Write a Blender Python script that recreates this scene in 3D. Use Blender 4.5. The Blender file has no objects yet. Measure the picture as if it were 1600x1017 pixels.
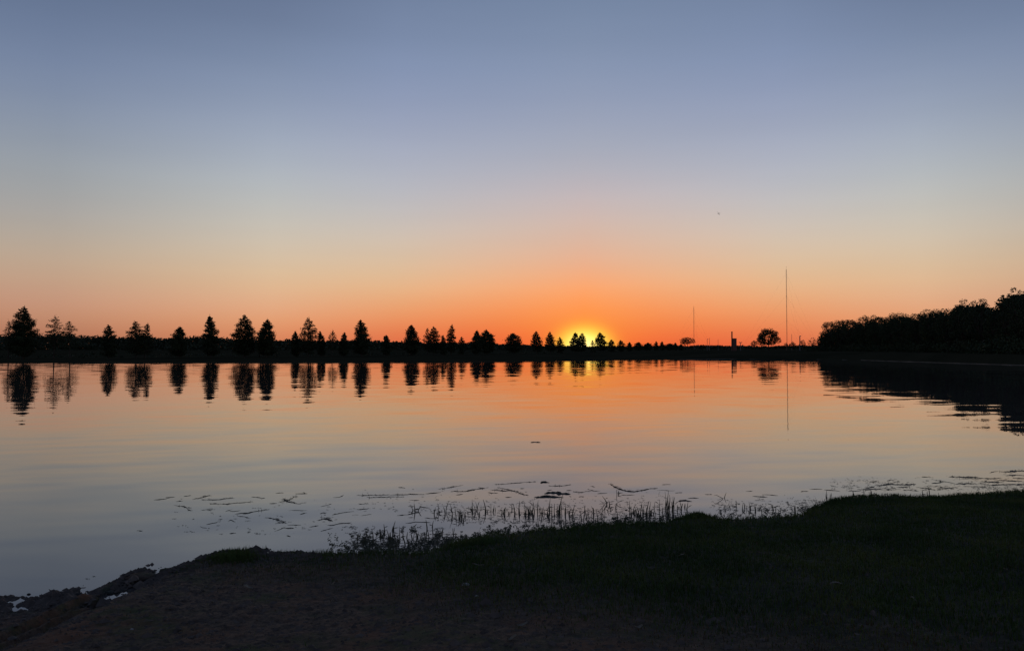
import bpy, math
import numpy as np
from math import radians as R

# ------------------------------------------------------------------ camera, sky, sun, exposure
sc = bpy.context.scene
COL = sc.collection
EYE = 2.5                       # lens height above the water
PITCH = R(1.68)
F = 1600 * 28 / 36.0            # focal length in photograph pixels
cam = bpy.data.objects.new('camera', bpy.data.cameras.new('camera'))
COL.objects.link(cam)
cam.data.sensor_width = 36; cam.data.lens = 28
cam.data.clip_start = 0.05; cam.data.clip_end = 30000
cam.location = (0, 0, EYE); cam.rotation_euler = (R(90) + PITCH, 0, 0)
sc.camera = cam
sc.view_settings.view_transform = 'Standard'; sc.view_settings.look = 'None'
sc.view_settings.gamma = 1; sc.view_settings.use_curve_mapping = False
sc.view_settings.exposure = 0.0
sc.cycles.max_bounces = 6; sc.cycles.diffuse_bounces = 2; sc.cycles.glossy_bounces = 3
sc.cycles.transparent_max_bounces = 4

SUN_AZ = 5.2                    # degrees to the right of the view axis
SUN_EL = -0.2

def lin(c):
    c = np.asarray(c, float) / 255.0
    return np.where(c <= 0.04045, c / 12.92, ((c + 0.055) / 1.055) ** 2.4)

# dusk sky: colour by elevation, at four angles away from the sun's azimuth
def el(y): return math.degrees(math.atan((545 - y) / F))
SKY = {
 0:    [(540,(250,92,42)),(520,(253,112,50)),(505,(253,128,58)),(480,(255,144,78)),(455,(253,162,104)),(440,(248,169,118)),(400,(230,180,150)),(360,(216,187,170)),(310,(199,186,188)),(250,(173,177,190)),(170,(150,160,184)),(100,(136,151,179)),(0,(118,135,163)),(-250,(92,112,150)),(-900,(78,96,136))],
 13.5: [(540,(226,108,70)),(520,(232,126,80)),(500,(235,146,96)),(480,(236,163,113)),(460,(233,176,130)),(440,(228,186,144)),(400,(218,193,166)),(360,(206,194,183)),(310,(189,189,194)),(250,(171,177,194)),(170,(147,158,185)),(100,(131,147,178)),(0,(115,131,160)),(-250,(90,110,148)),(-900,(78,96,136))],
 22:   [(540,(212,124,87)),(520,(222,142,100)),(500,(228,160,116)),(480,(229,172,134)),(440,(224,189,151)),(400,(212,193,169)),(360,(202,195,183)),(310,(185,189,190)),(250,(167,176,191)),(170,(142,155,180)),(100,(121,137,165)),(0,(102,117,146)),(-250,(84,103,140)),(-900,(76,94,134))],
 35:   [(540,(168,108,82)),(520,(185,125,97)),(500,(196,142,112)),(480,(200,151,125)),(440,(196,165,139)),(400,(184,169,152)),(360,(171,167,163)),(310,(159,164,168)),(250,(142,152,168)),(170,(123,138,166)),(100,(108,124,153)),(0,(93,109,138)),(-250,(80,98,132)),(-900,(74,92,130))],
 150:  [(540,(92,84,98)),(480,(104,98,116)),(400,(108,108,128)),(310,(104,110,134)),(170,(94,106,134)),(0,(84,98,128)),(-250,(76,92,126)),(-900,(72,90,128))],
}
def build_world():
    w = bpy.data.worlds.new('World'); sc.world = w; w.use_nodes = True
    nt = w.node_tree; N = nt.nodes; L = nt.links
    for n in list(N): N.remove(n)
    def math_(op, a, b=None, c=None, clamp=False):
        n = N.new('ShaderNodeMath'); n.operation = op; n.use_clamp = clamp
        for i, v in enumerate((a, b, c)):
            if v is None: continue
            if isinstance(v, (int, float)): n.inputs[i].default_value = v
            else: L.new(v, n.inputs[i])
        return n.outputs[0]
    tc = N.new('ShaderNodeTexCoord'); sp = N.new('ShaderNodeSeparateXYZ'); L.new(tc.outputs['Generated'], sp.inputs[0])
    X, Y, Z = sp.outputs
    elev = math_('MULTIPLY', math_('ARCSINE', math_('MAXIMUM', Z, 0.0)), 180 / math.pi)
    sx, sy = math.sin(R(SUN_AZ)), math.cos(R(SUN_AZ))
    across = math_('SUBTRACT', math_('MULTIPLY', X, sy), math_('MULTIPLY', Y, sx))
    along = math_('ADD', math_('MULTIPLY', X, sx), math_('MULTIPLY', Y, sy))
    az = math_('ABSOLUTE', math_('MULTIPLY', math_('ARCTAN2', across, along), 180 / math.pi))
    # slightly non-linear elevation axis gives the horizon more ramp stops
    fac = math_('POWER', math_('DIVIDE', elev, 90.0), 0.5)
    def ramp(stops):
        e = np.array([el(y) for y, _ in stops]); c = np.array([lin(v) for _, v in stops])
        t = np.linspace(0, 1, 600)
        f = (np.clip(e, 0, 90) / 90) ** 0.5; f[-1] = 1.0
        cc = np.stack([np.interp(t, f, c[:, k]) for k in range(3)], 1)
        ker = np.exp(-0.5 * (np.arange(-24, 25) / 8.0) ** 2); ker /= ker.sum()
        pad = np.concatenate([cc[:1].repeat(24, 0), cc, cc[-1:].repeat(24, 0)])
        cc = np.stack([np.convolve(pad[:, k], ker, 'valid') for k in range(3)], 1)
        n = N.new('ShaderNodeValToRGB'); cr = n.color_ramp; cr.interpolation = 'LINEAR'
        pos = np.concatenate([np.linspace(0.02, 0.62, 28), [0.8, 1.0]])
        cr.elements[0].position = pos[0]; cr.elements[1].position = pos[-1]
        for p in pos[1:-1]: cr.elements.new(p)
        for i, p in enumerate(pos):
            v = [np.interp(p, t, cc[:, k]) for k in range(3)]
            cr.elements[i].color = (*v, 1)
        L.new(fac, n.inputs[0]); return n.outputs[0]
    keys = sorted(SKY); cur = ramp(SKY[keys[0]])
    for a, b in zip(keys[:-1], keys[1:]):
        m = N.new('ShaderNodeMapRange'); m.interpolation_type = 'LINEAR' if b < 30 else 'LINEAR'
        m.inputs['From Min'].default_value = a; m.inputs['From Max'].default_value = b
        L.new(az, m.inputs['Value'])
        x = N.new('ShaderNodeMix'); x.data_type = 'RGBA'
        L.new(m.outputs[0], x.inputs['Factor']); L.new(cur, x.inputs['A']); L.new(ramp(SKY[b]), x.inputs['B'])
        cur = x.outputs['Result']
    # glow round the sun that is just going down behind the trees
    def glow(sa, se, p, col, e0):
        q = math_('ADD', math_('POWER', math_('DIVIDE', az, sa), 2.0),
                  math_('POWER', math_('DIVIDE', math_('SUBTRACT', elev, e0), se), 2.0))
        g = math_('EXPONENT', math_('MULTIPLY', math_('POWER', q, p), -1.0))
        v = N.new('ShaderNodeVectorMath'); v.operation = 'SCALE'
        v.inputs[0].default_value = col; L.new(g, v.inputs['Scale']); return v.outputs[0]
    def add(a, b):
        v = N.new('ShaderNodeVectorMath'); v.operation = 'ADD'; L.new(a, v.inputs[0]); L.new(b, v.inputs[1]); return v.outputs[0]
    cur = add(cur, glow(1.95, 1.5, 1.5, (0.15, 0.74, 0.0), 0.0))
    cur = add(cur, glow(1.1, 0.85, 1.0, (1.0, 0.65, 0.5), 0.0))
    cur = add(cur, glow(4.2, 3.0, 1.0, (0.04, 0.08, 0.010), 0.2))
    # very faint uneven haze, drawn out along the horizon
    mp = N.new('ShaderNodeMapping'); mp.inputs['Scale'].default_value = (1.6, 1.6, 14); L.new(tc.outputs['Generated'], mp.inputs['Vector'])
    hz = N.new('ShaderNodeTexNoise'); hz.inputs['Scale'].default_value = 1.5; hz.inputs['Detail'].default_value = 3; L.new(mp.outputs[0], hz.inputs['Vector'])
    hv = N.new('ShaderNodeMapRange'); hv.inputs['To Min'].default_value = 0.96; hv.inputs['To Max'].default_value = 1.04; L.new(hz.outputs[0], hv.inputs['Value'])
    vs = N.new('ShaderNodeVectorMath'); vs.operation = 'SCALE'; L.new(cur, vs.inputs[0]); L.new(hv.outputs[0], vs.inputs['Scale']); cur = vs.outputs[0]
    bg = N.new('ShaderNodeBackground'); L.new(cur, bg.inputs[0]); bg.inputs[1].default_value = 0.97
    st = N.new('ShaderNodeTexSky'); st.sky_type = 'NISHITA'; st.sun_disc = False
    st.sun_elevation = R(SUN_EL); st.sun_rotation = R(SUN_AZ); st.dust_density = 2; st.ozone_density = 2
    b2 = N.new('ShaderNodeBackground'); L.new(st.outputs[0], b2.inputs[0]); b2.inputs[1].default_value = 0.008
    ad = N.new('ShaderNodeAddShader'); L.new(bg.outputs[0], ad.inputs[0]); L.new(b2.outputs[0], ad.inputs[1])
    out = N.new('ShaderNodeOutputWorld'); L.new(ad.outputs[0], out.inputs[0])
build_world()

sl = bpy.data.lights.new('sun', 'SUN'); sl.energy = 0.8; sl.angle = R(0.5); sl.color = (1.0, 0.55, 0.25)
so = bpy.data.objects.new('sun', sl); COL.objects.link(so)
so.rotation_euler = (R(90 - SUN_EL), 0, R(180 - SUN_AZ))     # shines from the sunset towards the lens
so.location = (30, 300, 60)

# ------------------------------------------------------------------ helpers
def ray(px, py):
    x = (px - 800) / F; u = -(py - 508.5) / F
    return np.array([x, math.cos(PITCH) - u * math.sin(PITCH), math.sin(PITCH) + u * math.cos(PITCH)])
def on_water(px, py, z=0.0):
    d = ray(px, py); t = (z - EYE) / d[2]; return np.array([d[0] * t, d[1] * t, z])
def at(px, py, D):
    d = ray(px, py); t = D / d[1]; return np.array([d[0] * t, D, EYE + d[2] * t])

def tag(o, label=None, cat=None, group=None, kind=None):
    if label: o['label'] = label
    if cat: o['category'] = cat
    if group: o['group'] = group
    if kind: o['kind'] = kind
    return o
def empty(name, loc, label, cat, group=None, rz=0):
    o = bpy.data.objects.new(name, None); COL.objects.link(o)
    o.location = tuple(loc); o.rotation_euler = (0, 0, rz); o.empty_display_size = 0.2
    return tag(o, label, cat, group)
def mesh_data(name, V, T, mat, smooth=False):
    V = np.ascontiguousarray(V, np.float32); T = np.ascontiguousarray(T, np.int32)
    k = T.shape[1]; me = bpy.data.meshes.new(name)
    me.vertices.add(len(V)); me.vertices.foreach_set('co', V.ravel())
    me.loops.add(T.size); me.loops.foreach_set('vertex_index', T.ravel())
    me.polygons.add(len(T))
    me.polygons.foreach_set('loop_start', np.arange(0, T.size, k, dtype=np.int32))
    me.polygons.foreach_set('loop_total', np.full(len(T), k, np.int32))
    me.polygons.foreach_set('use_smooth', np.full(len(T), smooth, bool))
    me.update(calc_edges=True); me.validate()
    me.materials.append(mat)
    return me
def obj(name, V, T, mat, parent=None, smooth=False):
    o = bpy.data.objects.new(name, mesh_data(name, V, T, mat, smooth)); COL.objects.link(o)
    if parent: o.parent = parent
    return o
class MB:
    """collects quads"""
    def __init__(s): s.V = []; s.T = []; s.n = 0
    def add(s, V, T):
        V = np.asarray(V, float).reshape(-1, 3); T = np.asarray(T, int)
        if T.shape[1] == 3: T = np.concatenate([T, T[:, 2:]], 1)
        s.V.append(V); s.T.append(T + s.n); s.n += len(V)
    def tube(s, P, rad, k=5, cap=True):
        P = np.asarray(P, float); n = len(P); rad = np.broadcast_to(np.asarray(rad, float), (n,))
        t = np.gradient(P, axis=0); t /= np.linalg.norm(t, axis=1)[:, None] + 1e-9
        ref = np.array([0, 0, 1.0]) if abs(t[0][2]) < 0.8 else np.array([1.0, 0, 0])
        a = np.cross(t, ref); a /= np.linalg.norm(a, axis=1)[:, None] + 1e-9; b = np.cross(t, a)
        th = np.arange(k) * 2 * math.pi / k
        V = P[:, None] + rad[:, None, None] * (np.cos(th)[None, :, None] * a[:, None] + np.sin(th)[None, :, None] * b[:, None])
        i = np.arange(n - 1)[:, None] * k; j = np.arange(k)[None]
        Q = np.stack([i + j, i + (j + 1) % k, i + k + (j + 1) % k, i + k + j], -1).reshape(-1, 4)
        s.add(V.reshape(-1, 3), Q)
    def box(s, c, d, rz=0):
        c = np.asarray(c, float); d = np.asarray(d, float) / 2
        V = np.array([[x, y, z] for x in (-1, 1) for y in (-1, 1) for z in (-1, 1)]) * d
        cs, sn = math.cos(rz), math.sin(rz)
        V = np.stack([V[:, 0] * cs - V[:, 1] * sn, V[:, 0] * sn + V[:, 1] * cs, V[:, 2]], 1) + c
        s.add(V, [[0, 1, 3, 2], [4, 6, 7, 5], [0, 4, 5, 1], [2, 3, 7, 6], [0, 2, 6, 4], [1, 5, 7, 3]])
    def data(s):
        V = np.concatenate(s.V); T = np.concatenate(s.T)
        return V, T
    def build(s, name, mat, parent=None, smooth=False):
        V, T = s.data()
        # quads that are really triangles
        me = bpy.data.meshes.new(name)
        faces = [tuple(q) if q[2] != q[3] else tuple(q[:3]) for q in T.tolist()]
        me.from_pydata(V.tolist(), [], faces); me.update(); me.materials.append(mat)
        if smooth: me.polygons.foreach_set('use_smooth', [True] * len(me.polygons))
        o = bpy.data.objects.new(name, me); COL.objects.link(o)
        if parent: o.parent = parent
        return o

_G = {}
def _table(k):
    if k not in _G: _G[k] = np.random.RandomState(k).rand(256, 256)
    return _G[k]
def vnoise(x, y, seed=0, octaves=4, pers=0.5):
    """smooth value noise, numpy"""
    out = 0; amp = 1; tot = 0
    for o in range(octaves):
        G = _table(seed * 31 + o)
        xi = np.floor(x).astype(int); yi = np.floor(y).astype(int); fx = x - xi; fy = y - yi
        fx = fx * fx * (3 - 2 * fx); fy = fy * fy * (3 - 2 * fy)
        g = lambda a, b: G[a % 256, b % 256]
        v = (g(xi, yi) * (1 - fx) + g(xi + 1, yi) * fx) * (1 - fy) + (g(xi, yi + 1) * (1 - fx) + g(xi + 1, yi + 1) * fx) * fy
        out = out + amp * (v - 0.5) * 2; tot += amp; amp *= pers; x = x * 2.03 + 17; y = y * 2.03 + 9
    return out / tot

# ------------------------------------------------------------------ materials
def mat(name, col, rough=0.9, var=None, scale=8.0, bump=0.0, spec=0.3):
    m = bpy.data.materials.new(name); m.use_nodes = True
    nt = m.node_tree; N = nt.nodes; L = nt.links; b = N['Principled BSDF']
    b.inputs['Roughness'].default_value = rough; b.inputs['Specular IOR Level'].default_value = spec
    if var is None: b.inputs['Base Color'].default_value = (*col, 1); return m
    g = N.new('ShaderNodeNewGeometry')
    n = N.new('ShaderNodeTexNoise'); n.inputs['Scale'].default_value = scale; n.inputs['Detail'].default_value = 5
    L.new(g.outputs['Position'], n.inputs['Vector'])
    r = N.new('ShaderNodeValToRGB'); r.color_ramp.elements[0].position = 0.3; r.color_ramp.elements[1].position = 0.7
    r.color_ramp.elements[0].color = (*col, 1); r.color_ramp.elements[1].color = (*var, 1)
    L.new(n.outputs[0], r.inputs[0]); L.new(r.outputs[0], b.inputs['Base Color'])
    if bump:
        bp = N.new('ShaderNodeBump'); bp.inputs['Distance'].default_value = bump; bp.inputs['Strength'].default_value = 0.8
        L.new(n.outputs[0], bp.inputs['Height']); L.new(bp.outputs[0], b.inputs['Normal'])
    return m
def leafmat(name, a, b_, scale, spec=0.15):
    return mat(name, a, 0.75, b_, scale, 0, spec)
M = {
 'leaf_dark': leafmat('dark tree foliage', (0.022, 0.032, 0.012), (0.045, 0.055, 0.02), 0.8),
 'leaf_wood': leafmat('wood foliage', (0.022, 0.034, 0.014), (0.045, 0.06, 0.022), 0.35),
 'leaf_far': leafmat('distant foliage', (0.025, 0.034, 0.016), (0.04, 0.05, 0.022), 0.05),
 'bark': mat('bark', (0.045, 0.034, 0.024), 0.9, (0.08, 0.062, 0.045), 3.0, 0.02, 0.1),
 'reed': mat('reed stem', (0.03, 0.032, 0.014), 0.7, (0.07, 0.06, 0.026), 9.0),
 'weed': mat('wet floating weed', (0.02, 0.02, 0.011), 0.7, (0.04, 0.034, 0.018), 7.0, 0.0, 0.2),
 'steel': mat('painted mast steel', (0.16, 0.12, 0.11), 0.6, (0.24, 0.2, 0.18), 0.1),
 'pole': mat('dull galvanised pole', (0.12, 0.12, 0.12), 0.6, (0.18, 0.18, 0.18), 1.0),
 'brick': mat('dark brick', (0.12, 0.06, 0.045), 0.9, (0.2, 0.1, 0.07), 2.0),
 'lamp': mat('lamp housing', (0.3, 0.3, 0.3), 0.5),
 'feather': mat('dark feathers', (0.035, 0.033, 0.035), 0.8, (0.06, 0.055, 0.05), 30),
 'sand': mat('pale dry mud at the waterline', (0.08, 0.066, 0.048), 1.0, (0.17, 0.14, 0.10), 0.3, 0, 0.0),
 'stone': mat('pale pebble', (0.22, 0.21, 0.19), 0.8, (0.36, 0.34, 0.3), 20.0),
 'litter': mat('dry pale leaf', (0.10, 0.08, 0.05), 0.8, (0.2, 0.165, 0.11), 20.0),
 'twig': mat('dead twig', (0.05, 0.036, 0.024), 0.85, (0.1, 0.075, 0.05), 15.0),
 'gravelbit': mat('crumbs of soil', (0.045, 0.034, 0.026), 0.95, (0.11, 0.085, 0.065), 6.0),
}
def grass_mat():
    m = bpy.data.materials.new('grass blades'); m.use_nodes = True
    nt = m.node_tree; N = nt.nodes; L = nt.links; b = N['Principled BSDF']
    b.inputs['Roughness'].default_value = 0.8; b.inputs['Specular IOR Level'].default_value = 0.12
    g = N.new('ShaderNodeNewGeometry')
    n = N.new('ShaderNodeTexNoise'); n.inputs['Scale'].default_value = 0.9; n.inputs['Detail'].default_value = 6
    L.new(g.outputs['Position'], n.inputs['Vector'])
    r = N.new('ShaderNodeValToRGB'); e = r.color_ramp.elements
    e[0].position = 0.3; e[0].color = (0.030, 0.054, 0.011, 1)
    e[1].position = 0.7; e[1].color = (0.10, 0.11, 0.026, 1)
    k = e.new(0.5); k.color = (0.055, 0.08, 0.017, 1)
    n2 = N.new('ShaderNodeTexNoise'); n2.inputs['Scale'].default_value = 40
    L.new(g.outputs['Position'], n2.inputs['Vector'])
    ad = N.new('ShaderNodeMath'); ad.operation = 'MULTIPLY_ADD'; ad.inputs[1].default_value = 0.45
    L.new(n2.outputs[0], ad.inputs[0]); sb = N.new('ShaderNodeMath'); sb.operation = 'SUBTRACT'; sb.inputs[1].default_value = 0.225
    L.new(n.outputs[0], sb.inputs[0]); L.new(sb.outputs[0], ad.inputs[2])
    L.new(ad.outputs[0], r.inputs[0]); L.new(r.outputs[0], b.inputs['Base Color'])
    return m
M['grass'] = grass_mat()
def drygrass():
    return mat('dry grass blades', (0.05, 0.033, 0.016), 0.85, (0.14, 0.095, 0.045), 5.0, 0, 0.12)
M['dry'] = drygrass()

def ground_mat():
    m = bpy.data.materials.new('bank soil'); m.use_nodes = True
    nt = m.node_tree; N = nt.nodes; L = nt.links; b = N['Principled BSDF']
    b.inputs['Roughness'].default_value = 0.9; b.inputs['Specular IOR Level'].default_value = 0.25
    g = N.new('ShaderNodeNewGeometry'); P = g.outputs['Position']
    def noise(s, d=6, rough=0.6):
        n = N.new('ShaderNodeTexNoise'); n.inputs['Scale'].default_value = s; n.inputs['Detail'].default_value = d
        n.inputs['Roughness'].default_value = rough; L.new(P, n.inputs['Vector']); return n.outputs[0]
    def mx(f, a, c):
        x = N.new('ShaderNodeMix'); x.data_type = 'RGBA'
        if isinstance(f, float): x.inputs['Factor'].default_value = f
        else: L.new(f, x.inputs['Factor'])
        for k, v in (('A', a), ('B', c)):
            if isinstance(v, tuple): x.inputs[k].default_value = (*v, 1)
            else: L.new(v, x.inputs[k])
        return x.outputs['Result']
    def rng(v, lo, hi):
        r = N.new('ShaderNodeMapRange'); r.inputs['From Min'].default_value = lo; r.inputs['From Max'].default_value = hi
        L.new(v, r.inputs['Value']); return r.outputs[0]
    dirt = mx(rng(noise(14, 8, 0.75), 0.38, 0.62), (0.034, 0.023, 0.015), (0.135, 0.09, 0.055))
    dirt = mx(rng(noise(1.3), 0.45, 0.65), dirt, (0.135, 0.062, 0.03))
    dirt = mx(rng(noise(2.1, 5), 0.5, 0.68), dirt, (0.048, 0.054, 0.018))
    soil = mx(rng(noise(9), 0.4, 0.6), (0.02, 0.022, 0.011), (0.034, 0.034, 0.018))
    # bare ground fades into turf to the right and up the shore
    sp = N.new('ShaderNodeSeparateXYZ'); L.new(P, sp.inputs[0])
    a = N.new('ShaderNodeMath'); a.operation = 'MULTIPLY_ADD'; a.inputs[1].default_value = 1.3; a.inputs[2].default_value = -9.0
    L.new(sp.outputs[1], a.inputs[0])
    s = N.new('ShaderNodeMath'); s.operation = 'ADD'; L.new(a.outputs[0], s.inputs[0]); L.new(sp.outputs[0], s.inputs[1])
    nz = N.new('ShaderNodeMath'); nz.operation = 'MULTIPLY_ADD'; nz.inputs[1].default_value = 6.0; L.new(noise(0.7), nz.inputs[0]); L.new(s.outputs[0], nz.inputs[2])
    col = mx(rng(nz.outputs[0], 1.2, 4.6), dirt, soil)
    # wet and dark at the waterline
    wet = rng(sp.outputs[2], 0.09, 0.0)
    col = mx(wet, col, (0.02, 0.018, 0.015))
    L.new(col, b.inputs['Base Color'])
    rr = N.new('ShaderNodeMapRange'); rr.inputs['From Min'].default_value = 0; rr.inputs['From Max'].default_value = 1
    rr.inputs['To Min'].default_value = 0.92; rr.inputs['To Max'].default_value = 0.6; L.new(wet, rr.inputs['Value']); L.new(rr.outputs[0], b.inputs['Roughness'])
    bp = N.new('ShaderNodeBump'); bp.inputs['Distance'].default_value = 0.03; bp.inputs['Strength'].default_value = 1.0
    L.new(noise(35, 8, 0.7), bp.inputs['Height']); L.new(bp.outputs[0], b.inputs['Normal'])
    return m
M['ground'] = ground_mat()
M['farland'] = mat('far grassland', (0.02, 0.02, 0.011), 1.0, (0.036, 0.032, 0.018), 0.06, 0, 0.0)

def water_mat():
    m = bpy.data.materials.new('lake water'); m.use_nodes = True
    nt = m.node_tree; N = nt.nodes; L = nt.links
    for n in list(N): N.remove(n)
    g = N.new('ShaderNodeNewGeometry'); P = g.outputs['Position']
    def noise(sx, sy, rot, seed, detail=1.5, rough=0.45):
        mp = N.new('ShaderNodeMapping'); mp.inputs['Scale'].default_value = (sx, sy, 1)
        v = N.new('ShaderNodeVectorRotate'); v.rotation_type = 'Z_AXIS'; v.inputs['Angle'].default_value = R(rot); L.new(P, v.inputs['Vector'])
        L.new(v.outputs[0], mp.inputs['Vector']); mp.inputs['Location'].default_value = (seed, seed * 1.7, seed)
        n = N.new('ShaderNodeTexNoise'); n.inputs['Scale'].default_value = 1.0; n.inputs['Detail'].default_value = detail
        n.inputs['Roughness'].default_value = rough; L.new(mp.outputs[0], n.inputs['Vector'])
        return n.outputs[0]
    def mul(a, b):
        x = N.new('ShaderNodeMath'); x.operation = 'MULTIPLY'
        for i, v in enumerate((a, b)):
            if isinstance(v, (int, float)): x.inputs[i].default_value = v
            else: L.new(v, x.inputs[i])
        return x.outputs[0]
    def sub(a, b): 
        x = N.new('ShaderNodeMath'); x.operation = 'SUBTRACT'; L.new(a, x.inputs[0]); x.inputs[1].default_value = b; return x.outputs[0]
    def add(a, b):
        x = N.new('ShaderNodeMath'); x.operation = 'ADD'; L.new(a, x.inputs[0]); L.new(b, x.inputs[1]); return x.outputs[0]
    def rng(v, lo, hi, a, b):
        r = N.new('ShaderNodeMapRange'); r.inputs['From Min'].default_value = lo; r.inputs['From Max'].default_value = hi
        r.inputs['To Min'].default_value = a; r.inputs['To Max'].default_value = b
        L.new(v, r.inputs['Value']); return r.outputs[0]
    patch = rng(noise(0.03, 0.06, 0, 5, 2), 0.35, 0.65, 0.45, 1.25)
    big = mul(sub(noise(0.30, 0.46, -5, 1.3), 0.5), 0.024)
    mid = mul(sub(noise(0.40, 1.15, -13, 7.1, 1.5), 0.5), 0.034)
    fine = mul(sub(noise(0.9, 4.2, 6, 3.3, 1.0), 0.5), 0.006)
    sy = mul(add(big, add(mid, fine)), patch)
    sx = mul(mul(sub(noise(0.35, 0.8, 14, 11.0), 0.5), 0.008), patch)
    cb = N.new('ShaderNodeCombineXYZ'); L.new(sx, cb.inputs[0]); L.new(sy, cb.inputs[1]); cb.inputs[2].default_value = 1
    nm = N.new('ShaderNodeVectorMath'); nm.operation = 'NORMALIZE'; L.new(cb.outputs[0], nm.inputs[0])
    fr = N.new('ShaderNodeFresnel'); fr.inputs['IOR'].default_value = 1.45; L.new(nm.outputs[0], fr.inputs['Normal'])
    gl = N.new('ShaderNodeBsdfGlossy'); gl.inputs['Roughness'].default_value = 0.0; gl.inputs['Color'].default_value = (1, 1, 1, 1); L.new(nm.outputs[0], gl.inputs['Normal'])
    df = N.new('ShaderNodeBsdfDiffuse'); df.inputs['Color'].default_value = (0.06, 0.05, 0.044, 1)
    mx = N.new('ShaderNodeMixShader'); L.new(fr.outputs[0], mx.inputs[0]); L.new(df.outputs[0], mx.inputs[1]); L.new(gl.outputs[0], mx.inputs[2])
    o = N.new('ShaderNodeOutputMaterial'); L.new(mx.outputs[0], o.inputs[0])
    return m
M['water'] = water_mat()

# ------------------------------------------------------------------ near bank
SHORE = [(0,944),(50,943),(75,936),(100,932),(125,936),(145,944),(165,942),(182,934),(196,922),(203,905),(214,893),(226,889),(240,893),
 (258,899),(275,890),(300,881),(320,872),(350,864),(410,862),(416,868),(440,861),(480,858),(520,860),(600,859),(660,860),(685,857),(700,848),
 (740,838),(770,830),(820,828),(850,824),(900,820),(960,815),(1040,813),(1060,806),(1090,800),(1118,806),(1130,810),(1180,805),(1250,801),
 (1272,789),(1300,779),(1350,772),(1400,770),(1430,775),(1470,772),(1500,769),(1560,766),(1600,763)]
SHORE = [(x, y + float(np.interp(x, [380, 480], [0, 6]))) for x, y in SHORE]
SW = np.array([on_water(x, y)[:2] for x, y in SHORE])
SW = SW[np.argsort(SW[:, 0])]
sx_ = np.concatenate([[-300, -60, -20, -8.5, -6.2], SW[:, 0], [12, 16, 22, 40, 90, 300]])
sy_ = np.concatenate([[-40, -10, 2.5, 6.6, 7.5], SW[:, 1], [15.4, 16.4, 17.6, 20, 26, 40]])
def shore_y(x): return np.interp(x, sx_, sy_)
BUMPS = [(222,902,.16,.035),(215,914,.10,.03),(60,952,.25,.03),(105,938,.18,.03),(140,948,.10,.02),(255,897,.12,.022),(282,889,.10,.02),(295,893,.08,.02),
 (226,925,.13,-.055),(243,922,.09,-.05),(143,953,.08,-.06),(150,960,.06,-.05),(35,950,.12,-.05),(28,958,.08,-.05),(75,946,.08,-.03),(160,935,.16,-.05),(190,930,.08,-.03),(280,899,.07,-.035),(245,903,.07,-.03),
 (1090,805,.35,.015),(1300,781,.4,.012),(365,872,.35,.02)]
BW = [(*on_water(a, b)[:2], r, h) for a, b, r, h in BUMPS]
def bank_z(x, y):
    s = (shore_y(x) - y) * 0.86
    left = np.clip((-1.0 - x) / 3.0, 0, 1)
    base = np.where(s < 0, np.maximum(s * 0.10, -1.2), 0)
    base = base + np.where(s >= 0, 0.012 + 0.088 * np.minimum(s, 11.0) + 0.012 * np.clip(s - 11, 0, 40) + 0.01 * (1 - np.exp(-np.clip(s, 0, None) / 0.1)), 0)
    near = np.exp(-(s / 0.6) ** 2)
    nl = vnoise(x * 5.5, y * 7.5, 17, 4, 0.62)
    n1 = vnoise(x * 2.6, y * 3.4, 3, 5, 0.6)
    n2 = vnoise(x * 0.5, y * 0.5, 8, 3)
    left2 = np.clip((-2.6 - x) / 1.2, 0, 1)
    base = base * (1 - 0.55 * left2 * np.exp(-(s / 1.3) ** 2))
    z = base + nl * 0.026 * left2 * near + n1 * (0.018 + 0.006 * left * near) + n2 * 0.035 * np.clip(s / 2, 0, 1)
    z = z + vnoise(x * 9, y * 9, 5, 3, 0.75) * (0.012 + 0.014 * left) * np.clip(s + 0.6, 0, 1)
    for bx, by, r, h in BW:
        z = z + h * np.exp(-((x - bx) ** 2 / (r * 1.6) ** 2 + (y - by) ** 2 / r ** 2))
    return z
def axis(lo, hi, step, out_lo, out_hi):
    a = list(np.arange(lo, hi + 1e-6, step)); s = step; v = a[-1]
    while v < out_hi: s *= 1.25; v += s; a.append(min(v, out_hi))
    s = step; v = a[0]; b = []
    while v > out_lo: s *= 1.25; v -= s; b.append(max(v, out_lo))
    return np.array(b[::-1] + a)
def grid(name, ax, ay, zf, m, smooth=True):
    X, Y = np.meshgrid(ax, ay, indexing='ij'); Z = zf(X, Y)
    nx, ny = X.shape; i = np.arange(nx - 1)[:, None] * ny; j = np.arange(ny - 1)[None]
    Q = np.stack([i + j, i + ny + j, i + ny + j + 1, i + j + 1], -1).reshape(-1, 4)
    return obj(name, np.stack([X, Y, Z], -1).reshape(-1, 3), Q, m, None, smooth)
o = grid('ground', axis(-7.5, 12.0, 0.027, -300, 300), axis(4.7, 15.3, 0.027, -200, 45), bank_z, M['ground'])
tag(o, 'dark near bank of bare soil and turf sloping to the water', kind='structure')

# ------------------------------------------------------------------ water
o = obj('water', [(-2500, -210, 0), (2500, -210, 0), (2500, 600, 0), (-2500, 600, 0)], [(0, 1, 2, 3)], M['water'])
tag(o, 'calm lake mirroring the sunset with faint ripples', kind='structure')

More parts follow.
